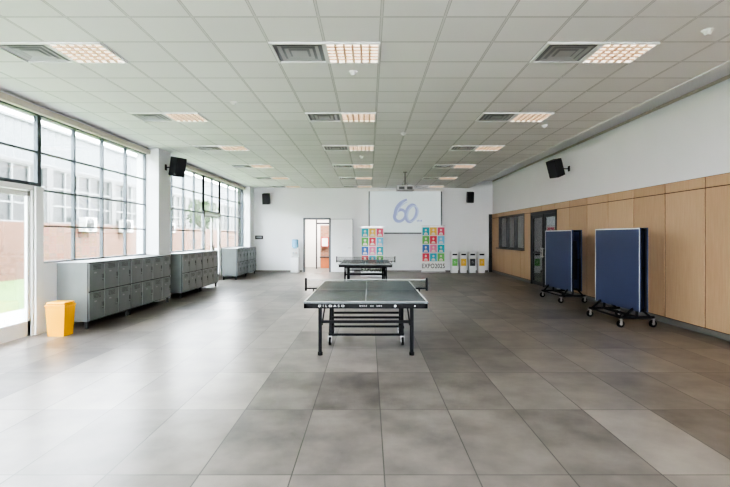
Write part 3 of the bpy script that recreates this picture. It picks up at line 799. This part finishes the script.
b = B(); box(b, -0.2, -0.15, -25, 45, 2.15, 4.35); obj(b, 'glazing', ['extglass'], r)
wb = B()
for i in range(6): box(wb, -0.16, -0.08, i * 0.92 - 0.035, i * 0.92 + 0.035, 0, 2.2)
for z in (0.02, 0.72, 1.45, 2.18): box(wb, -0.15, -0.09, 0, 4.6, z - 0.03, z + 0.03)
w0 = obj(wb, 'window_frame', ['extframe'], r, loc=(0, -24.8, 2.15))
for k in range(1, 14):
    c = w0.copy(); COL.objects.link(c); c.location = (0, -24.8 + 5 * k, 2.15)

def ac_unit(loc, label):
    r = empty('air_conditioner', loc, label, 'air conditioner', group='outdoor air conditioners')
    b = B(); box(b, 0.05, 0.38, -0.45, 0.45, 0, 0.65, bev=0.015); obj(b, 'casing', ['accase'], r)
    b = B()
    for q in (0.08, 0.15, 0.22, 0.28):
        for j in range(24):
            a0, a1 = 2 * math.pi * j / 24, 2 * math.pi * (j + 1) / 24
            tube(b, (0.39, -0.1 + q * math.cos(a0), 0.33 + q * math.sin(a0)), (0.39, -0.1 + q * math.cos(a1), 0.33 + q * math.sin(a1)), 0.014, 0, 6)
    for j in range(8):
        a0 = 2 * math.pi * j / 8; tube(b, (0.39, -0.1, 0.33), (0.39, -0.1 + 0.28 * math.cos(a0), 0.33 + 0.28 * math.sin(a0)), 0.010, 0, 6)
    obj(b, 'fan_grille', ['black'], r)
    b = B()
    for y in (-0.35, 0.35): box(b, 0.001, 0.4, y - 0.02, y + 0.02, -0.04, 0); box(b, 0.001, 0.03, y - 0.02, y + 0.02, -0.3, 0)
    obj(b, 'wall_bracket', ['black'], r)
    return r
ac_unit((FX + 0.0, 22.3, 1.75), 'white outdoor air conditioner on the brick wall')
ac_unit((FX + 0.0, 25.8, 1.75), 'white outdoor air conditioner on the brick wall')
ac_unit((FX + 0.0, 31.5, 1.75), 'white outdoor air conditioner on the brick wall')

def tree(loc, h, label):
    r = empty('garden_tree', loc, label, 'tree')
    b = B(); pts = [(0, 0, 0), (0.05, 0.05, h * 0.25), (-0.05, 0.08, h * 0.5)]
    for k in range(2): tube(b, pts[k], pts[k + 1], 0.12 - k * 0.03, 0, 10, r2=0.09 - k * 0.03)
    for j in range(6):
        a = j * 1.05; tube(b, pts[2], (0.6 * math.cos(a), 0.6 * math.sin(a), h * (0.68 + 0.04 * (j % 3))), 0.045, 0, 8, r2=0.015)
    obj(b, 'trunk', ['bark'], r)
    b = B()
    for j in range(650):
        d = Vector((random.gauss(0, 1), random.gauss(0, 1), random.gauss(0, 1))).normalized() * random.uniform(0.5, 1.0)
        c = Vector((d.x * 1.1, d.y * 1.1, h * 0.74 + d.z * h * 0.26)); s = random.uniform(0.08, 0.16)
        t1 = Vector((random.uniform(-1, 1), random.uniform(-1, 1), random.uniform(-1, 1))).normalized() * s
        t2 = t1.cross(Vector((random.uniform(-1, 1), random.uniform(-1, 1), 1))).normalized() * s * 0.6
        b.faces.new([b.verts.new(c + t1), b.verts.new(c + t2), b.verts.new(c - t1), b.verts.new(c - t2)])
    o = obj(b, 'foliage', ['leaf'], r)
tree((-11.2, 33.0, -0.06), 4.2, 'leafy young tree on the lawn by the brick building')

# ---------------------------------------------------------------- light
w = bpy.data.worlds.new('overcast_sky'); scene.world = w; w.use_nodes = True
nt = w.node_tree; bg = nt.nodes['Background']
tc = nt.nodes.new('ShaderNodeTexCoord'); sp = nt.nodes.new('ShaderNodeSeparateXYZ'); nt.links.new(tc.outputs['Generated'], sp.inputs[0])
mr = nt.nodes.new('ShaderNodeMapRange'); nt.links.new(sp.outputs[2], mr.inputs[0]); mr.inputs[1].default_value = -0.1; mr.inputs[2].default_value = 0.7
c = MIX(nt, mr.outputs[0], (0.97, 0.99, 1.0), (0.80, 0.90, 1.0)); nt.links.new(c, bg.inputs[0])
bg.inputs[1].default_value = 58
sd = bpy.data.lights.new('sun', 'SUN'); sd.energy = 18.0; sd.angle = math.radians(3); sd.color = (1, 0.96, 0.9)
so = bpy.data.objects.new('sun', sd); COL.objects.link(so)
so.rotation_euler = Vector((-0.62, 0.12, -0.78)).to_track_quat('-Z', 'Y').to_euler()
ld = bpy.data.lights.new('hall_fill', 'AREA'); ld.size = 1.2; ld.energy = 300; ld.color = (1, 0.95, 0.9)  # added light without a fixture, brightens the hall
lo = bpy.data.objects.new('hall_fill', ld); COL.objects.link(lo); lo.location = (-2.3, 23, 2.78)
ld2 = bpy.data.lights.new('office_fill', 'AREA'); ld2.size = 1.0; ld2.energy = 60; ld2.color = (1, 0.97, 0.93)  # added fill inside the office, no fixture behind it
lo2 = bpy.data.objects.new('office_fill', ld2); COL.objects.link(lo2); lo2.location = (7.2, 18.4, 2.88)

# ---------------------------------------------------------------- camera
cd = bpy.data.cameras.new('camera'); cam = bpy.data.objects.new('camera', cd); COL.objects.link(cam)
cd.sensor_width = 36; cd.lens = 490 / 730 * 36
cam.location = (0, 0, 1.56); cam.rotation_euler = (math.pi / 2, 0, 0)
cd.shift_x = -4 / 730; cd.shift_y = -7.5 / 730
cd.clip_end = 500
scene.camera = cam
